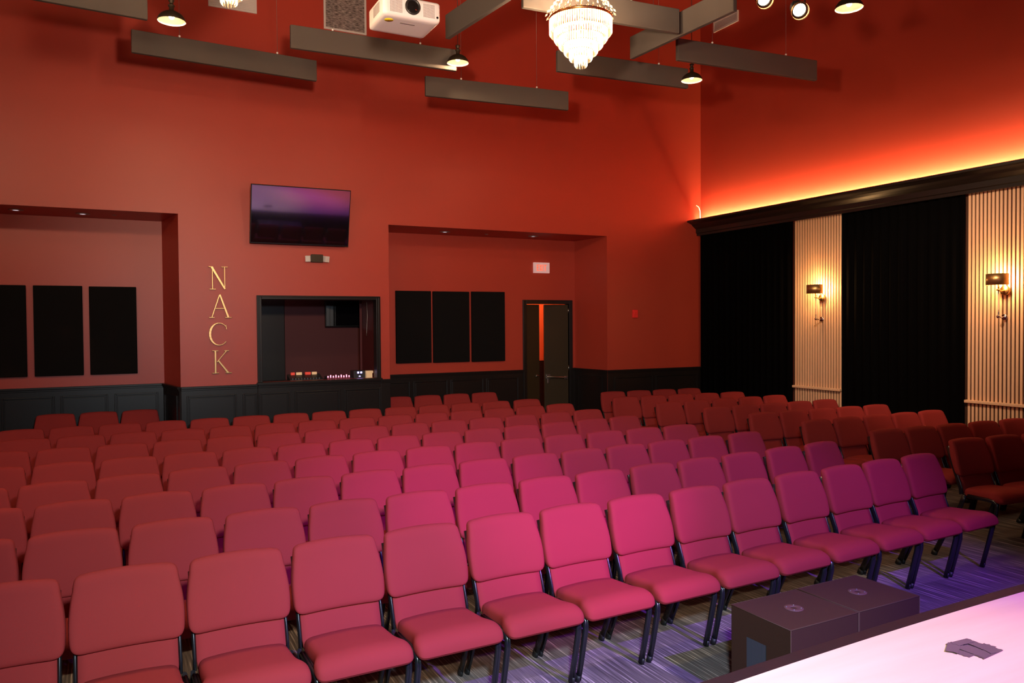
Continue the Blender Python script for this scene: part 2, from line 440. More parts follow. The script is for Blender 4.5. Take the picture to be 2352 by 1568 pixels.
def cheek(name, p, q, label):
    p, q = Vector(p), Vector(q); d = (q - p); n = Vector((-d.y, d.x)).normalized()
    def quad(t): return [(p.x, p.y), (q.x, q.y), (q.x + n.x * t, q.y + n.y * t), (p.x + n.x * t, p.y + n.y * t)]
    b = MB(); b.prism(quad(0.018), 0, RAIL - 0.02); b.prism(quad(0.045), RAIL - 0.03, RAIL); b.prism(quad(0.03), RAIL - 0.055, RAIL - 0.03); b.prism(quad(0.032), 0, 0.14)
    m = d.normalized()
    for (s0, s1) in ((0.12, 0.145), (d.length - 0.145, d.length - 0.12)):
        a, c = p + m * s0, p + m * s1
        b.prism([(a.x, a.y), (c.x, c.y), (c.x + n.x * .034, c.y + n.y * .034), (a.x + n.x * .034, a.y + n.y * .034)], 0.24, RAIL - 0.125)
    a, c = p + m * 0.145, p + m * (d.length - 0.145)
    b.prism([(a.x, a.y), (c.x, c.y), (c.x + n.x * .034, c.y + n.y * .034), (a.x + n.x * .034, a.y + n.y * .034)], RAIL - 0.147, RAIL - 0.125)
    o = b.build(name, M['black_paint']); fix_normals(o)
    return struct(o, label, 'wainscot')
cheek('trim_7', (LJ, YF), (LJB, YB), 'black wainscot on the cheek of the left recess')
cheek('trim_8', (RJ1, YF), (RJB, YB), 'black wainscot on the right cheek beside the door')
b = MB(); b.box(DX1 + 0.07, RJB, YB - 0.018, YB, 0, RAIL - .02); b.box(DX1 + 0.07, RJB, YB - 0.045, YB, RAIL - 0.03, RAIL)
struct(b.build('trim_9', M['black_paint']), 'sliver of black wainscot right of the door', 'wainscot')

# ---- cornice along the right wall
prof = [(XR, 3.70), (9.66, 3.66), (9.62, 3.66), (9.62, 3.70), (9.60, 3.71), (9.60, 3.78), (9.57, 3.80), (9.53, 3.83), (9.50, 3.86), (9.44, 3.885), (9.40, 3.895), (9.40, 3.93),
        (9.42, 3.93), (9.42, 3.905), (XR, 3.905)]
b = MB().prism(prof, YS, YF, axis='y')
o = b.build('trim_10', M['black_paint']); fix_normals(o)
struct(o, 'black moulded cornice ledge along the right wall', 'cornice')
b = MB().add([(9.585, YS, 3.935), (9.60, YS, 3.91), (9.60, YF - 0.05, 3.91), (9.585, YF - 0.05, 3.935)], [(0, 1, 2, 3)])
o = b.build('led_strip', M['led_strip'])
o.modifiers.new('back', 'SOLIDIFY').thickness = 0.0008
b = MB().box(9.575, 9.60, YS, YF - 0.05, 3.905, 3.909).box(9.575, 9.582, YS, YF - 0.05, 3.909, 3.936); b.build('strip_channel', M['black_metal'], o)
tag(o, 'glowing amber light strip hidden on top of the cornice', 'light strip')
# loose lead of the strip
b = MB().tube([(9.70, YF - 0.02, 3.91), (9.69, YF - 0.02, 4.02), (9.69, YF - 0.015, 4.12), (9.66, YF - 0.015, 4.19), (9.60, YF - 0.015, 4.22)], 0.008)
tag(b.build('power_cord', M['anchor']), 'thin pale power cord curling up from the cornice corner', 'cord')

# ---- slatted wood panels and black curtains on the right wall
def slat_panel(y0, y1, label):
    t = empty('slat_panel', (9.70, (y0 + y1) / 2, 0))
    tag(t, label, 'wall panel', 'slatted wood wall panels')
    L = (y1 - y0) / 2
    MB().box(0.0, 0.019, -L - 0.03, L + 0.03, 0, 3.65).build('backing', M['slat_back'], t)
    n = int(round(2 * L / 0.050)); p = 2 * L / n
    up, lo = MB(), MB()
    for i in range(n):
        a = -L + i * p + 0.006; c = a + p - 0.020
        up.box(-0.014, 0.0, a, c, 1.055, 3.675)
        lo.box(-0.010, 0.0, a, c, 0.0, 1.02)
    up.build('upper_slats', M['slat_wood'], t); lo.build('lower_slats', M['slat_wood'], t)
    MB().box(-0.062, 0.0, -L - 0.004, L + 0.004, 1.02, 1.055).build('ledge', M['slat_wood'], t, bevel=0.005)
    return t
slat_panel(8.22, 9.13, 'narrow slatted wood wall panel between two black curtains')
slat_panel(4.9, 6.29, 'wider slatted wood wall panel at the right, nearest the stage')
def curtain(y0, y1, label):
    t = MB()
    L = y1 - y0; n = int(L / 0.012)
    vs = []; rows = [0.02, 0.7, 1.4, 2.2, 3.0, 3.70]
    for z in rows:
        for i in range(n + 1):
            y = y0 + L * i / n
            f = math.sin(2 * PI * y / 0.145 + 0.6 * math.sin(y * 3.1 + z * 0.3))
            f += 0.3 * math.sin(2 * PI * y / 0.31 + 1 + z * 0.2)
            vs.append((9.680 + 0.012 * f, y, z))
    fs = [(r * (n + 1) + i, r * (n + 1) + i + 1, (r + 1) * (n + 1) + i + 1, (r + 1) * (n + 1) + i) for r in range(len(rows) - 1) for i in range(n)]
    t.add(vs, fs, True)
    o = t.build('curtain', M['curtain'])
    s = o.modifiers.new('thick', 'SOLIDIFY'); s.thickness = 0.006
    return tag(o, label, 'curtain', 'black curtains on the right wall')
curtain(9.15, YF - 0.03, 'black floor length curtain in the rear right corner')
curtain(6.31, 8.20, 'black floor length curtain between the two slatted panels')
curtain(1.5, 4.87, 'black floor length curtain beside the stage, nearest the camera')

# ---- baffles hung on cables
baffle0 = None
def baffle(p, q, label, fr=(0.24, 0.77), zb=5.0):
    p, q = Vector((*p, 0)), Vector((*q, 0)); d = q - p; L = d.length
    t = empty('acoustic_baffle', ((p.x + q.x) / 2, (p.y + q.y) / 2, zb), math.atan2(d.y, d.x))
    tag(t, label, 'ceiling baffle', 'dark acoustic baffles hung over the hall')
    MB().box(-L / 2, L / 2, -0.025, 0.025, 0, 0.245).build('panel', M['baffle'], t, bevel=0.008)
    for f in fr:
        x = -L / 2 + L * f
        MB().tube([(x, 0, 0.27), (x, 0, ZC - zb)], 0.0022, seg=6).build('cable', M['cable'], t)
        MB().sphere((x, 0, 0.262), 0.0125, 6).build('anchor', M['anchor'], t)
    return t
baffle((0.22, 9.40), (2.23, 9.55), 'dark grey felt baffle hung low at the left, above the television')
baffle((1.72, 8.53), (3.60, 8.48), 'dark grey felt baffle hung behind and below the white projector')
baffle((3.50, 9.23), (5.45, 9.04), 'lowest dark felt baffle, with a lamp-lit patch on its left end', zb=4.9)
baffle((4.66, 7.98), (6.48, 7.85), 'dark felt baffle whose left end sits behind the chandelier tip')
baffle((5.68, 7.06), (7.70, 6.92), 'dark felt baffle hung farthest right, in front of the right wall')
baffle((3.44, 6.52), (5.18, 6.41), 'large near dark felt baffle passing directly behind the chandelier top', fr=(0.1, 0.68))
baffle((-1.65, 8.18), (0.34, 8.35), 'dark felt baffle cut off by the top left corner')
baffle((3.12, 7.57), (3.34, 5.60), 'dark felt baffle running towards the stage, right of the projector')
baffle((5.20, 7.25), (5.29, 5.71), 'dark felt baffle running towards the stage, right of the chandelier')

# ---- pendant dome lamps
def make_pendant():
    t = empty('pendant_lamp', (0, 0, 5.0))
    b = MB().lathe([(0.125, 0.0), (0.126, 0.006), (0.118, 0.03), (0.095, 0.062), (0.06, 0.085), (0.032, 0.097), (0.022, 0.105), (0.022, 0.14)], 28)
    b.build('lamp_shade', M['bronze'], t)
    MB().lathe([(0.122, 0.002), (0.114, 0.028), (0.09, 0.058), (0.055, 0.079), (0.02, 0.088), (0.001, 0.089)], 28).build('shade_lining', M['shade_inside'], t)
    MB().lathe([(0.001, 0.14), (0.03, 0.14), (0.03, 0.15), (0.018, 0.155), (0.018, 0.18), (0.026, 0.185), (0.026, 0.20), (0.001, 0.2)], 16).build('cap', M['bronze'], t)
    MB().sphere((0, 0, 0.045), 0.026, 8).build('bulb', M['bulb'], t)
    MB().tube([(0, 0, 0.2), (0, 0, ZC - 5.0)], 0.004, seg=6).build('cord', M['black_metal'], t)
    return t
pend = make_pendant(); index_children(pend)
PEND = [((3.56, 8.33), 5.046, 'small bronze dome pendant lamp hanging left of centre beside a baffle end'),
        ((6.26, 7.50), 4.974, 'small bronze dome pendant lamp right of the chandelier, near the wall corner'),
        ((0.53, 8.0), 4.90, 'bronze dome pendant lamp at the top left, right of a cropped baffle'),
        ((6.15, 5.14), 4.97, 'bronze dome pendant lamp at the top right, right of the spotlights')]
for i, ((x, y), z, lab) in enumerate(PEND):
    o = pend if i == 0 else copy_tree(pend)
    o.location = (x, y, z)
    tag(o, lab, 'pendant lamp', 'bronze pendant lamps')
    light('pendant_light', 'SPOT', (x, y, z + 0.008), 20, (1, 0.70, 0.4), 0.012, (x, y, 0), 178, 0.05)

# ---- chandeliers
def make_chandelier():
    t = empty('chandelier', (0, 0, 4.34))
    tiers = [(0.278, 0.42, 0.285), (0.237, 0.33, 0.228), (0.194, 0.27, 0.170), (0.148, 0.21, 0.112), (0.100, 0.15, 0.056), (0.055, 0.10, 0.0)]
    for r, zt, zb in tiers:
        b = MB(); n = max(14, int(2 * PI * r / 0.021))
        for k in range(n):
            a = 2 * PI * k / n
            m = Matrix.Translation((r * math.cos(a), r * math.sin(a), 0)) @ Matrix.Rotation(a, 4, 'Z')
            w_ = 0.0072
            # tapered triangular prism drop curving inwards at the tip
            vs = [(w_ * .5, -w_, zt), (w_ * .5, w_, zt), (-w_ * .6, 0, zt), (w_ * .5, -w_, zb + 0.022), (w_ * .5, w_, zb + 0.022), (-w_ * .6, 0, zb + 0.022), (-0.012, 0, zb)]
            b.add(vs, [(0, 1, 2), (0, 3, 4, 1), (1, 4, 5, 2), (2, 5, 3, 0), (3, 6, 4), (4, 6, 5), (5, 6, 3)], False, m)
        b.build('crystal_tier', M['crystal'], t)
        MB().lathe([(r - 0.006, zt), (r + 0.004, zt), (r + 0.004, zt + 0.008), (r - 0.006, zt + 0.008), (r - 0.006, zt)], 40).build('ring', M['crown_gold'], t)
    # broad gold rim
    b = MB().lathe([(0.272, 0.428), (0.283, 0.428), (0.284, 0.440), (0.282, 0.444), (0.272, 0.442), (0.272, 0.428)], 48)
    for k in range(36):
        a = 2 * PI * k / 36
        b.sphere((0.284 * math.cos(a), 0.284 * math.sin(a), 0.449), 0.006, 4)
    b.build('rim', M['crown_gold'], t)
    b = MB()
    for k in range(22):
        a = 2 * PI * (k + 0.3) / 22
        for j in range(14):
            s0, s1 = j / 14, (j + 0.72) / 14
            def pt(s):
                r = 0.255 * (1 - s) ** 1.7 + 0.06
                return Vector((r * math.cos(a), r * math.sin(a), 0.46 + 0.55 * s))
            p, q = pt(s0), pt(s1); mid = (p + q) / 2
            b.tube([p, mid, q], [0.002, 0.0085, 0.002], seg=5)
    b.build('crystal_strands', M['crystal'], t)
    MB().lathe([(0.03, 1.0), (0.075, 1.01), (0.085, 1.04), (0.06, 1.06), (0.03, 1.09), (0.012, 1.12)], 24).build('crown', M['crown_gold'], t)
    MB().tube([(0, 0, 0.30), (0, 0, 1.1)], 0.007, seg=8).build('stem', M['crown_gold'], t)
    MB().tube([(0, 0, 1.1), (0, 0, ZC - 4.34)], 0.007, seg=8).build('chain', M['crown_gold'], t)
    for k in range(6):
        a = 2 * PI * k / 6
        MB().sphere((0.15 * math.cos(a), 0.15 * math.sin(a), 0.36), 0.02, 6).build('bulb', M['bulb'], t)
    for z, r in ((0.17, 0.022), (0.07, 0.018)):
        MB().sphere((0, 0, z), r, 6).build('bulb', M['bulb'], t)
    return t
ch = make_chandelier(); index_children(ch)
CHL = [((3.76, 6.01, 4.34), 'large glowing tiered crystal chandelier at top centre'),
       ((0.767, 5.897, 4.322), 'second crystal chandelier, only its glowing tip showing at the top')]
for i, (p, lab) in enumerate(CHL):
    o = ch if i == 0 else copy_tree(ch)
    o.location = p
    tag(o, lab, 'chandelier', 'crystal chandeliers')
    light('chandelier_light', 'POINT', (p[0], p[1], p[2] + 0.37), 125, WARM, 0.05)
    light('chandelier_light', 'POINT', (p[0], p[1], p[2] + 0.12), 50, WARM, 0.03)
    light('chandelier_light', 'POINT', (p[0] + 0.03, p[1], p[2] + 0.58), 20, WARM, 0.02)
light('chandelier_light', 'POINT', (-2.2, 5.9, 4.7), 165, (1, 0.78, 0.5), 0.12)

# ---- stage spotlights hanging above
def par(loc, aim, label):
    t = empty('stage_spotlight', loc)
    d = (Vector(aim) - Vector(loc)).normalized()
    R = d.to_track_quat('Z', 'Y').to_matrix().to_4x4()
    MB().lathe([(0.001, -0.16), (0.05, -0.15), (0.062, -0.10), (0.062, 0.0), (0.07, 0.005), (0.07, 0.03), (0.058, 0.03)], 20, mtx=R).build('can', M['black_metal'], t)
    MB().lathe([(0.001, 0.006), (0.057, 0.006)], 20, mtx=R).build('lens', M['par_glow'], t)
    MB().lathe([(0.075, 0.028), (0.078, 0.03), (0.08, 0.07), (0.077, 0.07), (0.075, 0.032)], 20, mtx=R).build('hood', M['brass'], t)
    MB().tube([(-0.075, 0, 0), (-0.075, 0, 0.11), (0, 0, 0.14), (0.075, 0, 0.11), (0.075, 0, 0)], 0.007, seg=6).build('yoke', M['black_metal'], t)
    MB().tube([(0, 0, 0.13), (0, 0, ZC - loc[2])], 0.012, seg=8).build('drop_pole', M['black_metal'], t)
    return tag(t, label, 'spotlight', 'small stage spotlights')
par((5.655, 5.277, 4.924), (2.6, 0.5, 1.2), 'small black spotlight with a bright round lens, right spotlight of two')
par((5.56, 5.62, 5.13), (2.9, 0.5, 1.0), 'small spotlight at the top edge, left spotlight of two')

# ---- projector
t = empty('projector', (2.11, 6.02, 4.435)); tag(t, 'white ceiling projector with a round dark lens, top left of centre', 'projector')
W2, D2, HH = 0.235, 0.20, 0.165
MB().rbox(W2, D2, HH / 2, 0.028, (12, 10, 6), mtx=Matrix.Translation((0, 0, HH / 2))).build('body', M['projector'], t)
b = MB().lathe([(0.062, 0.0), (0.062, -0.012), (0.05, -0.016), (0.046, -0.006)], 32, c=(0.0, -D2 - 0.0, 0.09), axis='y'); b.build('lens_ring', M['black_metal'], t)
b = MB().lathe([(0.046, -0.008), (0.03, -0.016), (0.001, -0.019)], 28, c=(0.0, -D2, 0.09), axis='y'); b.build('lens', M['lens_glass'], t)
for x0, x1 in ((-0.18, -0.08), (0.09, 0.185)):
    b = MB()
    for i in range(9):
        for j in range(12):
            xx = x0 + (x1 - x0) * i / 9; zz = 0.03 + 0.105 * j / 12
            b.box(xx, xx + (x1 - x0) / 9 * .62, -D2 - 0.0015, -D2 + 0.002, zz, zz + 0.0055)
    b.build('front_vent', M['projector_vent'], t)
b = MB()
for i in range(8):
    for j in range(10):
        yy = -0.10 + 0.16 * i / 8; zz = 0.05 + 0.08 * j / 10
        b.box(-W2 - 0.0015, -W2 + 0.002, yy, yy + 0.012, zz, zz + 0.005)
b.build('side_vent', M['projector_vent'], t)
b = MB().lathe([(0.001, 0.0), (0.035, 0.0), (0.035, 0.003), (0.001, 0.003)], 20, c=(-0.16, -0.10, -0.002)); b.build('sticker', M['yellow'], t)
b = MB().box(-0.06, 0.06, -0.085, -0.068, -0.0015, 0.002)
b.build('nameplate', M['projector_vent'], t)
b = MB().lathe([(0.001, 0), (0.009, 0), (0.009, -0.004), (0.001, -0.004)], 12, c=(0.205, -D2, 0.04), axis='y'); b.build('sensor', M['lens_glass'], t)
b = MB().box(-0.07, 0.07, -0.07, 0.07, HH, HH + 0.03).tube([(0, 0, HH + 0.03), (0, 0, ZC - 4.435)], 0.02, seg=10); b.build('ceiling_mount', M['white_metal'], t)

# ---- wall grilles
def grille(name, cx, cy, cz, w_, h_, axis, m_in, label, slats=True):
    t = empty(name, (cx, cy, cz))
    tag(t, label, 'air vent', 'air grilles high on the walls')
    def bx(b, a0, a1, z0, z1, d0, d1):
        if axis == 'y': b.box(a0, a1, -d1, -d0, z0, z1)
        else: b.box(-d1, -d0, a0, a1, z0, z1)
    b = MB(); f = 0.028
    bx(b, -w_/2, w_/2, -h_/2, -h_/2 + f, 0, 0.02); bx(b, -w_/2, w_/2, h_/2 - f, h_/2, 0, 0.02)
    bx(b, -w_/2, -w_/2 + f, -h_/2 + f, h_/2 - f, 0, 0.02); bx(b, w_/2 - f, w_/2, -h_/2 + f, h_/2 - f, 0, 0.02)
    b.build('frame', M['white_metal'], t)
    b = MB()
    bx(b, -w_/2 + f, w_/2 - f, -h_/2 + f, h_/2 - f, 0, 0.008)
    b.build('filter' if not slats else 'backing', m_in, t)
    if slats:
        b = MB(); n = int((h_ - 2 * f) / 0.022)
        for i in range(n):
            z = -h_/2 + f + (i + 0.3) * (h_ - 2 * f) / n
            bx(b, -w_/2 + f, w_/2 - f, z, z + 0.012, 0.008, 0.016)
        b.build('slats', M['white_metal'], t)
    return t
grille('return_air_grille', 3.09, YF, 6.72, 0.63, 0.76, 'y', M['grille_mesh'], 'white framed square return grille with grey mesh left of the projector', False)
grille('air_vent', 1.53, YF, 6.77, 0.63, 0.76, 'y', M['white_metal'], 'pale louvred wall vent behind the tip of the second chandelier', True)
grille('supply_air_vent', XR, 10.72, 7.36, 0.62, 0.19, 'x', M['grey_metal'], 'small white louvred vent high on the right wall', True)

# ---- television on the rear wall
t = empty('television', (2.38, 11.22, 3.60)); tag(t, 'black flat television tilted down on the rear wall above the booth', 'television')
t.rotation_euler = (math.radians(13.7), 0, math.radians(-0.5))
W2, H2 = 0.687, 0.405
MB().box(-W2, W2, -0.02, 0.02, -H2, H2).build('casing', M['tv_plastic'], t, bevel=0.006)
MB().box(-W2 + 0.012, W2 - 0.012, -0.0225, -0.019, -H2 + 0.02, H2 - 0.012).build('screen', M['screen'], t)
MB().box(-0.02, 0.02, -0.024, -0.02, -H2 + 0.003, -H2 + 0.010).build('logo_plate', M['chrome'], t)
MB().box(-0.2, 0.2, 0.02, 0.10, -0.15, 0.15).box(-0.05, 0.05, 0.08, 0.155, -0.06, 0.06).build('wall_mount', M['black_metal'], t)

# ---- emergency light below the television
t = empty('emergency_light', (2.63, YF, 3.03)); tag(t, 'small emergency light with two lamp heads below the television', 'emergency light')
MB().box(-0.085, 0.085, -0.05, 0, -0.06, 0.055).build('housing', M['bronze'], t, bevel=0.006)
for s in (-1, 1):
    b = MB().box(-0.034, 0.034, -0.045, 0.02, -0.045, 0.04)
    for k in range(4): b.box(-0.036, 0.036, -0.048, -0.045, -0.04 + k * 0.021, -0.03 + k * 0.021)
    o = b.build('lamp_head', M['lamp_head'], t, bevel=0.006); o.location = (s * 0.122, -0.03, -0.005); o.rotation_euler = (0.15, 0, s * 0.45)

# ---- gold letters N A C K
def strokes(segs, name, label, cx, cz):
    b = MB()
    for s in segs:
        # quad strokes with their own two widths: (x0,z0,w0,x1,z1,w1)
        x0, z0, w0, x1, z1, w1 = s
        d = Vector((x1 - x0, z1 - z0)).normalized(); n = Vector((-d.y, d.x))
        poly = [(x0 + n.x * w0, z0 + n.y * w0), (x0 - n.x * w0, z0 - n.y * w0), (x1 - n.x * w1, z1 - n.y * w1), (x1 + n.x * w1, z1 + n.y * w1)]
        b.prism(poly, YF - 0.035 - random.random() * 0.001, YF - 0.008, axis='y')
    for zz in (0.1, -0.1):
        b.box(-0.004 + segs[0][0], 0.004 + segs[0][0], YF - 0.01, YF, zz - 0.004, zz + 0.004)
    o = b.build(name, M['gold'], bevel=0.003); fix_normals(o)
    o.location = (cx, 0, cz)
    return tag(o, label, 'wall letter', 'gold serif letters down the rear wall')
h = 0.152
serif = lambda x, z, w: (x - w, z, 0.006, x + w, z, 0.006)
strokes([(-0.075, h, 0.007, -0.075, -h, 0.007), (0.082, h, 0.007, 0.082, -h, 0.007), (-0.085, h, 0.016, 0.085, -h, 0.013), serif(-0.095, h, 0.032), serif(-0.075, -h, 0.042), serif(0.082, h, 0.042)],
        'letter', 'gold serif letter N, topmost of the vertical word', 1.285, 2.72)
strokes([(-0.105, -h, 0.007, 0.0, h + 0.01, 0.008), (0.108, -h, 0.014, 0.0, h + 0.01, 0.012), (-0.058, -0.03, 0.006, 0.066, -0.03, 0.006), serif(-0.105, -h, 0.036), serif(0.108, -h, 0.044)],
        'letter', 'gold serif letter A, below the N', 1.30, 2.335)
arc = []
N_ = 16; R_ = h
for i in range(N_):
    a0 = math.radians(42 + (318 - 42) * i / N_); a1 = math.radians(42 + (318 - 42) * (i + 1.06) / N_)
    wd = lambda a: 0.006 + 0.010 * max(0, -math.cos(a)) ** 1.2
    arc.append((0.118 * math.cos(a0) * 1.0, R_ * math.sin(a0), wd(a0), 0.118 * math.cos(a1), R_ * math.sin(a1), wd(a1)))
arc.append((0.088, 0.125, 0.006, 0.094, 0.062, 0.006)); arc.insert(0, arc.pop(8))
strokes(arc, 'letter', 'gold serif letter C, below the A', 1.285, 1.955)
strokes([(-0.068, h, 0.012, -0.068, -h, 0.012), (0.078, h, 0.006, -0.05, -0.005, 0.006), (-0.03, 0.018, 0.010, 0.095, -h, 0.014), serif(-0.068, h, 0.04), serif(-0.068, -h, 0.044), serif(0.078, h, 0.034), serif(0.1, -h, 0.042)],
        'letter', 'gold serif letter K, lowest of the vertical word', 1.30, 1.575)

# ---- black acoustic panels in the recesses
def apanel(x0, x1, z0, z1, label, grp):
    o = MB().box(x0, x1, YB - 0.051, YB - 0.001, z0, z1).build('sound_absorber', M['panel_felt'], bevel=0.006)
    return tag(o, label, 'acoustic panel', grp)
GL, GR = 'black panels in the left recess', 'black panels in the right recess'
apanel(-1.645, -1.04, 1.405, 2.63, 'black fabric wall panel cut off by the left edge', GL)
apanel(-0.955, -0.375, 1.405, 2.63, 'black fabric wall panel, middle one in the left recess', GL)
apanel(-0.295, 0.295, 1.405, 2.625, 'black fabric wall panel, rightmost in the left recess', GL)
apanel(4.122, 4.735, 1.43, 2.622, 'black fabric wall panel, leftmost in the right recess', GR)
apanel(4.772, 5.43, 1.425, 2.62, 'black fabric wall panel, middle one in the right recess', GR)
apanel(5.478, 6.108, 1.42, 2.625, 'black fabric wall panel, nearest the door', GR)

# ---- downlights in the recess soffits
DL = [(-1.09, 11.84, 'left'), (-0.34, 11.90, 'right'), (4.83, 11.9, 'left'), (6.46, 11.9, 'right')]
for i, (x, y, s) in enumerate(DL):
    t = empty('downlight', (x, y, RC))
    tag(t, 'small round downlight in the soffit of the %s recess, %s one' % ('left' if i < 2 else 'right', s), 'downlight', 'soffit downlights')
    MB().lathe([(0.045, -0.001), (0.085, -0.001), (0.088, -0.008), (0.05, -0.012), (0.045, -0.001)], 24).build('trim_ring', M['grey_metal'], t)
    MB().lathe([(0.001, -0.004), (0.046, -0.004)], 20).build('lamp', M['downlight'], t)
for x, y, s in ((0.03, 11.88, 'left'), (5.6, 11.95, 'right')):
    o = MB().lathe([(0.001, -0.012), (0.02, -0.01), (0.035, 0.0)], 16, c=(x, y, RC)).build('sprinkler_cap', M['grey_metal'])
    tag(o, 'tiny round sprinkler cap in the soffit of the %s recess' % s, 'sprinkler', 'soffit sprinkler caps')

# ---- control booth window and what is behind it
t = empty('window_1', (0, YF, 0)); struct(t, 'wide black framed control booth opening', 'window')
b = MB(); f = 0.055
X0, X1, Z0, Z1 = WX0, WX1, WZ0, WZ1
b.box(X0 - 0.045, X0 + 0.02, -0.035, T, Z0, Z1 + 0.03).box(X1 - 0.02, X1 + 0.045, -0.035, T, Z0, Z1 + 0.03)
b.box(X0 + 0.02, X1 - 0.02, -0.035, T, Z1 - 0.025, Z1 + 0.03)
b.box(X0 - 0.03, X0 - 0.01, -0.045, -0.035, Z0, Z1 + 0.012).box(X1 + 0.01, X1 + 0.03, -0.045, -0.035, Z0, Z1 + 0.012).box(X0 - 0.03, X1 + 0.03, -0.045, -0.035, Z1 + 0.006, Z1 + 0.02)
o = b.build('window_frame', M['black_paint'], t, bevel=0.004); o.parent = t
b = MB().box(X0 - 0.06, X1 + 0.06, -0.06, 0.02, Z0 - 0.035, Z0); b.build('window_sill', M['black_paint'], t, bevel=0.005)
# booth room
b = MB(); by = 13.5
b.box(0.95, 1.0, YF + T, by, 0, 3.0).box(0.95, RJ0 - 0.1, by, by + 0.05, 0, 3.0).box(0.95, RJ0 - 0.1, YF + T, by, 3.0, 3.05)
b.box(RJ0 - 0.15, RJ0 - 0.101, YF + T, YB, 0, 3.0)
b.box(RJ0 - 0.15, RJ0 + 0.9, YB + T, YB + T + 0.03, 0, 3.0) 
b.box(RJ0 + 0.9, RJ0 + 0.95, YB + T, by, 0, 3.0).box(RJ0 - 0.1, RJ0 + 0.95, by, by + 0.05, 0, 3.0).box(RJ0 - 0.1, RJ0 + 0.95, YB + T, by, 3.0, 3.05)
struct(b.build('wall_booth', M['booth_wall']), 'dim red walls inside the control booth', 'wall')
o = MB().box(1.78, 2.55, 13.40, 13.46, 0.0, 2.62).build('booth_door', M['black_paint'], bevel=0.01); tag(o, 'tall black door panel at left inside the dark booth', 'door')
t = empty('booth_monitor', (3.60, 13.3, 2.26)); tag(t, 'black screen mounted at top right inside the booth', 'screen')
MB().box(-0.40, 0.45, -0.03, 0.02, -0.22, 0.22).build('casing', M['tv_plastic'], t, bevel=0.004)
MB().box(-0.385, 0.435, -0.033, -0.03, -0.205, 0.205).build('screen', M['screen'], t)
MB().box(-0.1, 0.1, 0.02, 0.2, -0.1, 0.1).build('wall_mount', M['black_metal'], t)
o = MB().box(1.01, RJ0 - 0.16, YF + T + 0.01, 12.2, Z0 - 0.06, Z0 - 0.03).build('booth_counter', M['black_paint']); tag(o, 'black counter inside the booth behind the window sill', 'counter')
CT = Z0 - 0.03
t = empty('mixing_console', (2.52, 11.75, CT)); tag(t, 'low mixing console with red and tan key blocks on booth counter', 'mixing console')
b = MB().prism([(-0.12, 0.0), (0.12, 0.0), (0.12, 0.10), (-0.12, 0.03)], -0.24, 0.24, axis='x'); o = b.build('body', M['mixer_body'], t); fix_normals(o)
for i, (x, w_, mm) in enumerate(((-0.19, 0.055, 'key_red'), (-0.11, 0.08, 'key_tan'), (0.02, 0.08, 'key_red'), (0.12, 0.07, 'key_tan'))):
    MB().box(x, x + w_, 0.075, 0.11, 0.09, 0.128).build('key_block', M[mm], t)
b = MB()
for i in range(10):
    b.box(-0.21 + i * 0.043, -0.195 + i * 0.043, -0.11, -0.09, 0.03, 0.055)
b.build('faders', M['steel'], t)
t = empty('lighting_console', (3.02, 11.75, CT)); tag(t, 'small console with a row of pink lights on booth counter', 'lighting console')
b = MB().prism([(-0.10, 0.0), (0.10, 0.0), (0.10, 0.06), (-0.10, 0.025)], -0.19, 0.19, axis='x'); o = b.build('body', M['mixer_body'], t); fix_normals(o)
for i in range(9):
    MB().box(-0.17 + i * 0.04, -0.157 + i * 0.04, -0.02, -0.005, 0.035, 0.064 + 0.012 * (i % 2)).build('indicator_light', M['led_pink'], t)
t = empty('audio_rack', (3.33, 11.80, CT)); tag(t, 'small dark audio unit with two blue-white lights on booth counter', 'audio unit')
MB().box(-0.09, 0.09, -0.1, 0.1, 0.0, 0.13).build('body', M['mixer_body'], t, bevel=0.004)
for q in ((-0.035, -0.01, 0.09, 0.115), (0.012, 0.037, 0.09, 0.115), (-0.01, 0.012, 0.04, 0.052)):
    MB().box(q[0], q[1], -0.104, -0.1, q[2], q[3]).build('indicator_light', M['led_blue'], t)
o = MB().box(3.42, 3.66 - 0.13 , 11.66, 11.76, CT + 0.09, CT + 0.125).box(3.43, 3.52, 11.67, 11.75, CT, CT + 0.09).build('desk_lamp_bar', M['key_tan'])
tag(o, 'pale tan bar at right end of the booth counter', 'box')
o = MB().tube([(3.46, 11.72, 2.42), (3.465, 11.72, 2.2), (3.455, 11.72, 1.95), (3.45, 11.72, 1.9)], 0.004, seg=6).build('hanging_cable', M['cable']); tag(o, 'thin grey cable hanging inside the booth window', 'cable')
light('booth_lamp', 'POINT', (2.4, 12.6, 2.8), 1.5, (1, 0.6, 0.5), 0.1)

# ---- exit sign
t = empty('exit_sign', (6.855, YB, 3.065)); tag(t, 'white wall sign with red letters EXIT above the door', 'sign')
MB().box(-0.16, 0.16, -0.045, 0, -0.095, 0.095).build('housing', M['sign_white'], t, bevel=0.005)
b = MB(); y0, y1 = -0.0475, -0.044; hh = 0.055
def L_(x0, x1, z0, z1): b.box(x0, x1, y0, y1, z0, z1)
L_(-0.105, -0.09, -hh, hh); L_(-0.09, -0.058, hh - 0.015, hh); L_(-0.09, -0.062, -0.0075, 0.0075); L_(-0.09, -0.058, -hh, -hh + 0.015)
for s in (1, -1):
    b.prism([(-0.048, -hh * s), (-0.032, -hh * s), (-0.002, hh * s), (-0.018, hh * s)], y0 - 0.0004 * s, y1, axis='y')
L_(0.010, 0.026, -hh, hh)
L_(0.04, 0.098, hh - 0.015, hh); L_(0.061, 0.077, -hh, hh - 0.015)
o = b.build('letters', M['exit_letters'], t); fix_normals(o)

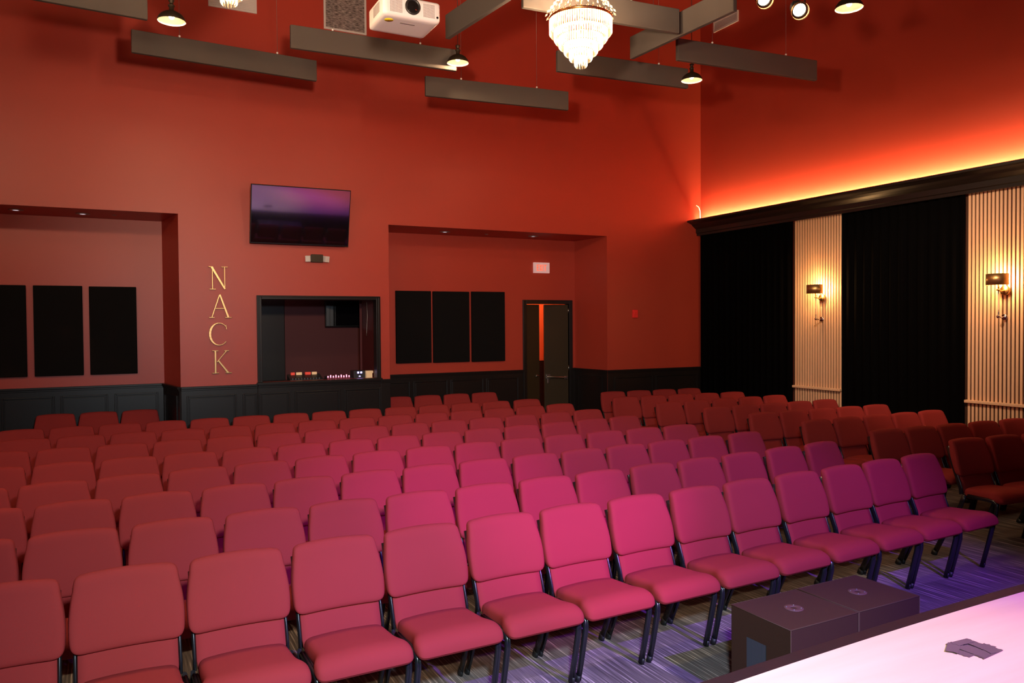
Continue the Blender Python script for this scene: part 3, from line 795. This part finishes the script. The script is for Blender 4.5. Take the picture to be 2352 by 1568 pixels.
# ---- fire alarm, wall plate
t = empty('fire_alarm', (8.218, YF, 2.226)); tag(t, 'small red fire alarm on the rear wall near the right corner', 'fire alarm')
MB().box(-0.05, 0.05, -0.035, 0, -0.07, 0.07).build('housing', M['alarm_red'], t, bevel=0.006)
MB().box(-0.03, 0.03, -0.042, -0.035, -0.01, 0.04).build('lens', M['alarm_red'], t, bevel=0.004)
b = MB().box(7.69, 7.735, YF - 0.006, YF, 1.655, 1.725); o = b.build('wall_switch', M['red_wall']); tag(o, 'tiny red switch plate on the wall right of the recess', 'switch')

# ---- double door in the right recess
t = empty('door_1', (0, YB, 0)); struct(t, 'narrow black double door standing ajar', 'door')
b = MB().box(DX0 - 0.07, DX0, -0.03, T, 0, DZ + 0.07).box(DX1, DX1 + 0.07, -0.03, T, 0, DZ + 0.07).box(DX0, DX1, -0.03, T, DZ, DZ + 0.07)
b.build('door_frame', M['black_paint'], t, bevel=0.004)
e1 = MB().box(0, 0.31, -0.02, 0.02, 0.01, DZ - 0.01).build('door_leaf', M['door_paint'], t, bevel=0.003)
e1.location = (DX0 + 0.005, 0.022, 0); e1.rotation_euler = (0, 0, math.radians(14))
e2 = MB().box(-0.46, 0, -0.02, 0.02, 0.01, DZ - 0.01).build('door_leaf', M['door_paint'], t, bevel=0.003)
e2.location = (DX1 - 0.004, 0.022, 0); e2.rotation_euler = (0, 0, math.radians(-12))
b = MB().lathe([(0.001, -0.03), (0.028, -0.028), (0.028, -0.02)], 16, c=(0.25, 0, 1.13), axis='y').tube([(0.25, -0.03, 1.13), (0.25, -0.06, 1.13), (0.17, -0.062, 1.125)], 0.016, seg=8)
b.build('lever_handle', M['nickel'], e1)
b = MB().box(-0.44, -0.36, -0.075, -0.02, 1.07, 1.15).box(-0.09, -0.03, -0.07, -0.02, 1.05, 1.11)
b.tube([(-0.42, -0.06, 1.10), (-0.06, -0.06, 1.08)], 0.022, seg=8).box(-0.41, -0.38, -0.05, -0.02, 0.98, 1.07)
b.build('push_bar', M['nickel'], e2, bevel=0.003)
for zz in (2.25, 1.2, 0.2):
    MB().tube([(DX0 + 0.006, -0.004, zz), (DX0 + 0.006, -0.004, zz + 0.1)], 0.009, seg=8).build('hinge', M['nickel'], t)
    MB().tube([(DX1 - 0.006, -0.004, zz), (DX1 - 0.006, -0.004, zz + 0.1)], 0.009, seg=8).build('hinge', M['nickel'], t)
# hallway beyond
b = MB().box(5.3, 9.2, 14.3, 14.36, 1.3, 3.2).box(5.3, 5.36, YB + T, 14.3, 0, 3.2).box(9.2, 9.26, YB + T, 14.3, 0, 3.2).box(5.3, 9.2, YB + T, 14.36, 3.2, 3.26)
struct(b.build('wall_hallway', M['hall_wall']), 'bright orange hallway wall seen through the door gap', 'wall')
b = MB().box(5.36, 9.2, 14.27, 14.36, 0, 1.3); struct(b.build('trim_11', M['black_paint']), 'black wainscot in the hallway', 'wainscot')
light('hallway_lamp', 'POINT', (7.2, 13.6, 2.95), 60, (1, 0.68, 0.3), 0.08)

# ---- wall sconces on the slatted panels
def make_sconce():
    t = empty('wall_sconce', (9.665, 0, 2.55))
    # open half drum shade, flat side to the wall
    b = MB().lathe([(0.122, -0.068), (0.125, -0.068), (0.125, 0.068), (0.122, 0.068), (0.122, -0.068)], 28, c=(-0.15, 0, 0), a0=PI * 0.45, a1=PI * 1.55)
    o = b.build('lamp_shade', M['brass'], t)
    MB().sphere((-0.12, 0, -0.01), 0.018, 8).build('bulb', M['bulb'], t)
    MB().lathe([(0.001, -0.02), (0.055, -0.018), (0.06, -0.008), (0.06, 0.0)], 24, c=(0, 0, -0.13), axis='x').build('backplate', M['gold'], t)
    MB().tube([(-0.01, 0, -0.13), (-0.08, 0, -0.14), (-0.13, 0, -0.125), (-0.135, 0, -0.04)], 0.009, seg=10).lathe([(0.001, -0.012), (0.02, -0.01), (0.022, 0.008), (0.001, 0.012)], 18, c=(-0.135, 0, -0.125)).build('arm', M['gold'], t)
    MB().tube([(-0.13, 0, -0.13), (-0.13, 0, -0.43)], 0.0075, seg=10).build('glass_rod', M['glass'], t)
    b = MB().tube([(0, 0, -0.455), (-0.12, 0, -0.455)], 0.010, seg=10).lathe([(0.001, 0), (0.035, -0.002), (0.035, -0.015), (0.001, -0.017)], 18, c=(0, 0, -0.455), axis='x')
    b.sphere((-0.13, 0, -0.448), 0.023, 8)
    b.build('lower_bracket', M['chrome'], t)
    return t
sc = make_sconce(); index_children(sc)
for i, (y, lab) in enumerate(((8.56, 'lit brass wall sconce on the narrow slatted panel'), (5.80, 'lit brass wall sconce on the wider slatted panel at the right'))):
    o = sc if i == 0 else copy_tree(sc)
    o.location = (9.665, y, 2.555)
    tag(o, lab, 'wall lamp', 'brass wall sconces')
    light('sconce_light', 'POINT', (9.665 - 0.11, y, 2.585), 20, (1, 0.56, 0.22), 0.012)
    light('sconce_light', 'POINT', (9.665 - 0.11, y, 2.505), 6, (1, 0.56, 0.22), 0.03)

# ---- stage
def stage_edge(x): return 2.30 + 0.105 * (x - 1.0) - 0.0135 * (x - 1.0) ** 2 if x < 4.9 else stage_edge(4.89)
t = empty('stage', (0, 0, 0)); tag(t, 'brightly lit pale wooden stage floor at bottom right', 'stage')
xs = [-5.9 + 0.2 * i for i in range(77)]
xs = [x for x in xs if x < 9.38] + [9.38]
front = [(x, stage_edge(x) - (0.012 * (x + 0.5) ** 2 if x < -0.5 else 0)) for x in xs]
b = MB().prism([(9.38, YS + 0.02), (-5.9, YS + 0.02)] + front, 0.575, 0.60); o = b.build('deck', M['stage_wood'], t); fix_normals(o)
outer = [(x, y + 0.085) for x, y in front]
b = MB().prism(front + outer[::-1], 0.545, 0.597); o = b.build('nosing', M['stage_edge'], t, bevel=0.008); fix_normals(o)
b = MB().prism([(x, y + 0.02) for x, y in front] + [(x, y + 0.06) for x, y in front[::-1]], 0.0, 0.545); o = b.build('fascia', M['black_paint'], t); fix_normals(o)
# worn gaffer tape on the deck
b = MB()
def strip(cx, cy, l, w_, a, z):
    m = Matrix.Translation((cx, cy, z)) @ Matrix.Rotation(a, 4, 'Z')
    # ragged torn ends
    n = 5; top = []
    for i in range(n + 1):
        top.append((l / 2 + random.uniform(-0.006, 0.006), -w_ / 2 + w_ * i / n))
    for i in range(n + 1):
        top.append((-l / 2 + random.uniform(-0.006, 0.006), w_ / 2 - w_ * i / n))
    b.prism(top, 0, 0.0012, mtx=m)
for k, (cx, cy, l, w_, a) in enumerate([(3.375, 2.185, 0.20, 0.05, 0.04), (3.385, 2.145, 0.21, 0.05, 0.06), (3.40, 2.105, 0.16, 0.05, 0.10), (3.352, 2.165, 0.05, 0.17, 0.1), (3.43, 2.16, 0.05, 0.15, -0.1), (3.31, 2.205, 0.11, 0.05, 0.5), (3.40, 2.22, 0.11, 0.04, -0.05)]):
    strip(cx, cy, l, w_, a, 0.6005 + 0.0012 * k)
o = b.build('tape_patch', M['tape']); fix_normals(o)
tag(o, 'dark grey patch of overlapping tape stuck to the stage floor', 'tape')

# ---- two subwoofers in front of the stage
def make_sub():
    t = empty('subwoofer', (0, 0, 0))
    w2, d2, hh = 0.254, 0.212, 0.50
    MB().box(-w2, w2, -d2, d2, 0.012, hh).build('cabinet', M['sub_paint'], t, bevel=0.006)
    b = MB()
    r = 0.0022
    for p, q in (((-w2, -d2), (w2, -d2)), ((w2, -d2), (w2, d2)), ((w2, d2), (-w2, d2)), ((-w2, d2), (-w2, -d2))):
        b.tube([(p[0], p[1], hh - 0.003), (q[0], q[1], hh - 0.003)], r, seg=6)
    for sx in (-1, 1):
        b.tube([(sx * w2, -d2, 0.015), (sx * w2, -d2, hh - 0.003)], r, seg=6)
    b.build('worn_edges', M['sub_edge'], t)
    for sx in (-1, 1):
        xa, xb = sorted((sx * (w2 + 0.004), sx * (w2 - 0.01)))
        b = MB().box(xa, xb, -0.045, 0.09, 0.14, 0.36)
        xa, xb = sorted((sx * (w2 + 0.0045), sx * (w2 + 0.001)))
        b.box(xa, xb, 0.055, 0.062, 0.15, 0.35).box(xa, xb, -0.02, -0.013, 0.15, 0.35)
        b.build('handle_plate', M['plate_blue'], t)
    b = MB().lathe([(0.016, hh + 0.0005), (0.018, hh + 0.003), (0.05, hh + 0.003), (0.053, hh), (0.016, hh - 0.02)], 28)
    b.build('pole_socket', M['socket'], t)
    b = MB()
    for k in range(4):
        a = PI / 4 + k * PI / 2
        b.sphere((0.038 * math.cos(a), 0.038 * math.sin(a), hh + 0.002), 0.005, 5)
    b.build('socket_screws', M['steel'], t)
    b = MB()
    for sx in (-1, 1):
        for sy in (-1, 1):
            b.lathe([(0.001, 0.0), (0.02, 0.0), (0.018, 0.013), (0.001, 0.013)], 12, c=(sx * 0.2, sy * 0.16, 0))
    b.build('feet', M['foot_plastic'], t)
    b = MB().box(-w2 + 0.015, w2 - 0.015, d2, d2 + 0.008, 0.03, hh - 0.03); b.build('front_grille', M['black_metal'], t, bevel=0.003)
    return t
sb = make_sub(); index_children(sb)
for i, (x, y, rz, lab) in enumerate(((3.285, 3.10, 0.02, 'black subwoofer box below the stage edge, left one of the pair'), (3.805, 3.115, 0.02, 'black subwoofer box below the stage edge, right one of the pair'))):
    o = sb if i == 0 else copy_tree(sb)
    o.location = (x, y, 0); o.rotation_euler = (0, 0, rz)
    tag(o, lab, 'subwoofer', 'subwoofers in front of the stage')

# ------------------------------------------------------------------ church chairs
# local frame: origin on the floor under the top edge of the back, the sitter looks to -y
def make_chair():
    t = empty('padded_chair', (0, 0, 0))
    # seat cushion: narrower at the back, wide bolster at the front, waterfall edge
    def seat_fn(p):
        y = p.y; s = max(0.0, min(1.0, (-y - 0.02) / 0.09)); s = s * s * (3 - 2 * s)
        hw = 0.212 + (0.2445 - 0.212) * s
        hw -= 0.010 * math.exp(-((y + 0.085) / 0.03) ** 2)
        x = p.x / 0.2475 * hw
        crown = 0.012 * (1 - (p.x / 0.2475) ** 2) * (1 if p.z > 0 else 0)
        fall = -0.055 * max(0.0, (-y - 0.10) / 0.13) ** 2
        if p.z < 0: fall *= 0.35
        return Vector((x, y - 0.342, 0.424 + p.z + crown + fall + 0.06 * (-y)))
    MB().rbox(0.2475, 0.215, 0.050, 0.042, (16, 16, 6), seat_fn).build('seat', M['fabric'], t, sub=1)
    # back pad
    def lean(z): return -0.118 + 0.118 * ((z - 0.55) / 0.35)
    def back_fn(p):
        z = 0.732 + p.y                       # p.y runs up the pad
        u = (z - 0.56) / 0.345
        hw = 0.2375 + 0.012 * math.sin(PI * min(1, max(0, u * 1.1 + 0.1))) - 0.018 * max(0, u - 0.45) ** 1.5 * 2.0
        if u < 0.15: hw -= 0.02 * ((0.15 - u) / 0.15) ** 2
        x = p.x / 0.2475 * hw
        top = 0.012 * (1 - (p.x / 0.2475) ** 2) * max(0, u)
        hollow = 0.018 * (1 - (p.x / 0.2475) ** 2)
        belly = -0.012 * math.sin(PI * max(0, min(1, u)))
        return Vector((x, lean(z) + 0.012 - p.z + hollow + (belly if p.z > 0 else 0), z + top))
    MB().rbox(0.2475, 0.168, 0.034, 0.033, (16, 14, 4), back_fn).build('backrest', M['fabric'], t, sub=1)
    # flat upholstered panel between backrest and seat
    def low_fn(p):
        z = 0.50 + p.y
        return Vector((p.x, lean(z) + 0.028 - p.z + 0.012 * (1 - (p.x / 0.21) ** 2), z))
    MB().rbox(0.213, 0.095, 0.014, 0.012, (8, 4, 2), low_fn).build('lower_back_panel', M['fabric'], t)
    # side frames: uprights
    for s in (-1, 1):
        x = s * 0.221
        pts = [(x, -0.135, 0.40), (x, -0.125, 0.46), (x, lean(0.55) + 0.03, 0.55), (x, lean(0.70) + 0.036, 0.70), (x, lean(0.84) + 0.036, 0.84)]
        MB().tube([(p[0], p[1] + 0.012, p[2]) for p in pts], 0.009, 0.024, seg=8, side=(1, 0, 0)).build('back_frame', M['chair_metal'], t)
        # rear leg
        pts = [(s * 0.2335, -0.165, 0.405), (s * 0.2335, -0.14, 0.33), (s * 0.2335, -0.07, 0.16), (s * 0.2335, -0.002, 0.012)]
        l = MB().tube(pts, 0.012, 0.023, seg=10, side=(1, 0, 0)).build('rear_leg', M['chair_metal'], t)
        MB().tube([(s * 0.2335, -0.012, 0.045), (s * 0.2335, 0.004, 0.0)], 0.0135, 0.027, seg=10, side=(1, 0, 0)).build('foot_cap', M['foot_plastic'], l)
        # front leg with bend into the side rail
        pts = [(s * 0.2335, -0.20, 0.402), (s * 0.2335, -0.40, 0.402), (s * 0.2335, -0.465, 0.398), (s * 0.2335, -0.492, 0.378), (s * 0.2335, -0.492, 0.33), (s * 0.2335, -0.455, 0.17), (s * 0.2335, -0.415, 0.012)]
        b = MB().tube(pts, 0.011, 0.017, seg=10, side=(1, 0, 0))
        b.tube([(p[0] - s * 0.013, p[1], p[2]) for p in pts], 0.008, 0.0155, seg=8, side=(1, 0, 0))
        l = b.build('front_leg', M['chair_metal'], t)
        MB().tube([(s * 0.2335, -0.424, 0.045), (s * 0.2335, -0.411, 0.0)], 0.0135, 0.020, seg=10, side=(1, 0, 0)).build('foot_cap', M['foot_plastic'], l)
    b = MB().tube([(-0.225, -0.19, 0.392), (0.225, -0.19, 0.392)], 0.009, seg=8).tube([(-0.225, -0.45, 0.388), (0.225, -0.45, 0.388)], 0.009, seg=8)
    b.build('seat_frame', M['chair_metal'], t)
    b = MB().box(0.237, 0.252, -0.30, -0.27, 0.385, 0.400).tube([(0.24, -0.285, 0.395), (0.253, -0.285, 0.395)], 0.004, seg=6)
    b.build('row_connector', M['nickel'], t)
    return t
proto = make_chair(); index_children(proto)
ORD = ['first', 'second', 'third', 'fourth', 'fifth', 'sixth', 'seventh', 'eighth', 'ninth', 'tenth', 'eleventh', 'twelfth', 'thirteenth', 'fourteenth', 'fifteenth', 'sixteenth', 'seventeenth', 'eighteenth', 'nineteenth', 'twentieth']
used = [False]
def chair(x, y, rz, label, group):
    if not used[0]:
        o = proto; used[0] = True
    else:
        o = copy_tree(proto)
    o.location = (x, y, 0); o.rotation_euler = (0, 0, rz)
    tag(o, label, 'chair', group)
    return o
CROWS = [
 ([-0.466, 0.037, 0.54, 1.046, 1.55, 2.062, 2.565, 3.085, 3.607, 4.11, 4.639, 5.164, 5.667, 6.185], [0.003, 0.026, 4.165]),
 ([-0.222, 0.297, 0.816, 1.328, 1.844, 2.357, 2.871, 3.374, 3.906, 4.409, 4.922, 5.478, 6.017], [0.008, -0.002, 5.066]),
 ([-0.255, 0.252, 0.765, 1.269, 1.779, 2.287, 2.79, 3.309, 3.812, 4.315, 4.818, 5.332, 5.877], [0.001, 0.042, 5.937]),
 ([-0.417, 0.086, 0.595, 1.1, 1.607, 2.125, 2.639, 3.142, 3.645, 4.15, 4.671, 5.179, 5.682], [-0.009, 0.096, 6.777]),
 ([-0.399, 0.104, 0.607, 1.11, 1.613, 2.116, 2.619, 3.122, 3.625, 4.128, 4.631, 5.134, 5.637], [0.006, 0.031, 7.687]),
 ([-0.445, 0.058, 0.561, 1.064, 1.567, 2.07, 2.573, 3.076, 3.579, 4.082, 4.588, 5.126, 5.638], [0.006, 0.016, 8.622]),
 ([-0.328, 0.175, 0.678, 1.181, 1.684, 2.187, 2.69, 3.193, 3.696, 4.199, 4.702, 5.205, 5.708], [0.003, 0.024, 9.508]),
 ([-0.956, -0.453, 0.05, 0.553, 1.056, 1.559, 2.062, 2.565, 3.068, 3.581, 4.084, 4.59, 5.094, 5.625], [0.0, 0.029, 10.444])]
ROWN = ['front row', 'second row', 'third row', 'fourth row', 'fifth row', 'sixth row', 'seventh row', 'eighth row']
LEFT_LIMIT = [-0.5, -0.8, -0.8, -1.0, -1.0, -1.1, -1.2, -1.2]
for r, (xs, q) in enumerate(CROWS):
    xs = list(xs)
    while xs[0] - 0.507 > LEFT_LIMIT[r] - 0.2: xs.insert(0, xs[0] - 0.507)
    xs = xs[::-1]
    for k, x in enumerate(xs):
        y = q[0] * x * x + q[1] * x + q[2]; rz = math.atan(2 * q[0] * x + q[1])
        where = 'at the aisle end' if k == 0 else '%s from the aisle end' % ORD[k]
        chair(x, y, rz, 'burgundy padded chair, %s of the %s, centre block' % (where, ROWN[r]) if k == 0 else 'burgundy padded chair, %s, centre block %s' % (where, ROWN[r]),
              'chairs in the %s of the centre block' % ROWN[r])
RROWS = [
 ([7.447, 7.95, 8.46, 8.97], [-0.10, 5.575]),
 ([7.351, 7.854, 8.357, 8.86, 9.377], [-0.067, 6.151]),
 ([7.353, 7.87, 8.38, 8.885, 9.39], [-0.014, 6.702]),
 ([7.38, 7.885, 8.39, 8.893, 9.396], [-0.039, 7.764]),
 ([7.334, 7.844, 8.36, 8.875, 9.385], [-0.014, 8.396]),
 ([7.206, 7.721, 8.261, 8.783, 9.292], [-0.002, 9.184]),
 ([7.139, 7.642, 8.145, 8.648, 9.151], [-0.10, 10.875]),
 ([7.515, 8.018, 8.521, 9.024], [-0.10, 11.81])]
for r, (xs, q) in enumerate(RROWS):
    for k, x in enumerate(xs):
        chair(x, q[0] * x + q[1], math.atan(q[0]), 'dim burgundy padded chair, %s from the aisle, right block %s' % (ORD[k], ROWN[r]), 'chairs in the %s of the right block' % ROWN[r])
for k, x in enumerate((-0.71, -0.2, 0.31)):
    chair(x, 12.06, 0, 'burgundy chair against the left recess wainscot, %s of three' % ('left', 'middle', 'right')[k], 'chairs along the left recess')
for k, x in enumerate((4.05, 4.56, 5.07, 5.58)):
    chair(x, 12.06, 0, 'burgundy chair against the right recess wainscot, %s from the door side' % ORD[3 - k], 'chairs along the right recess')
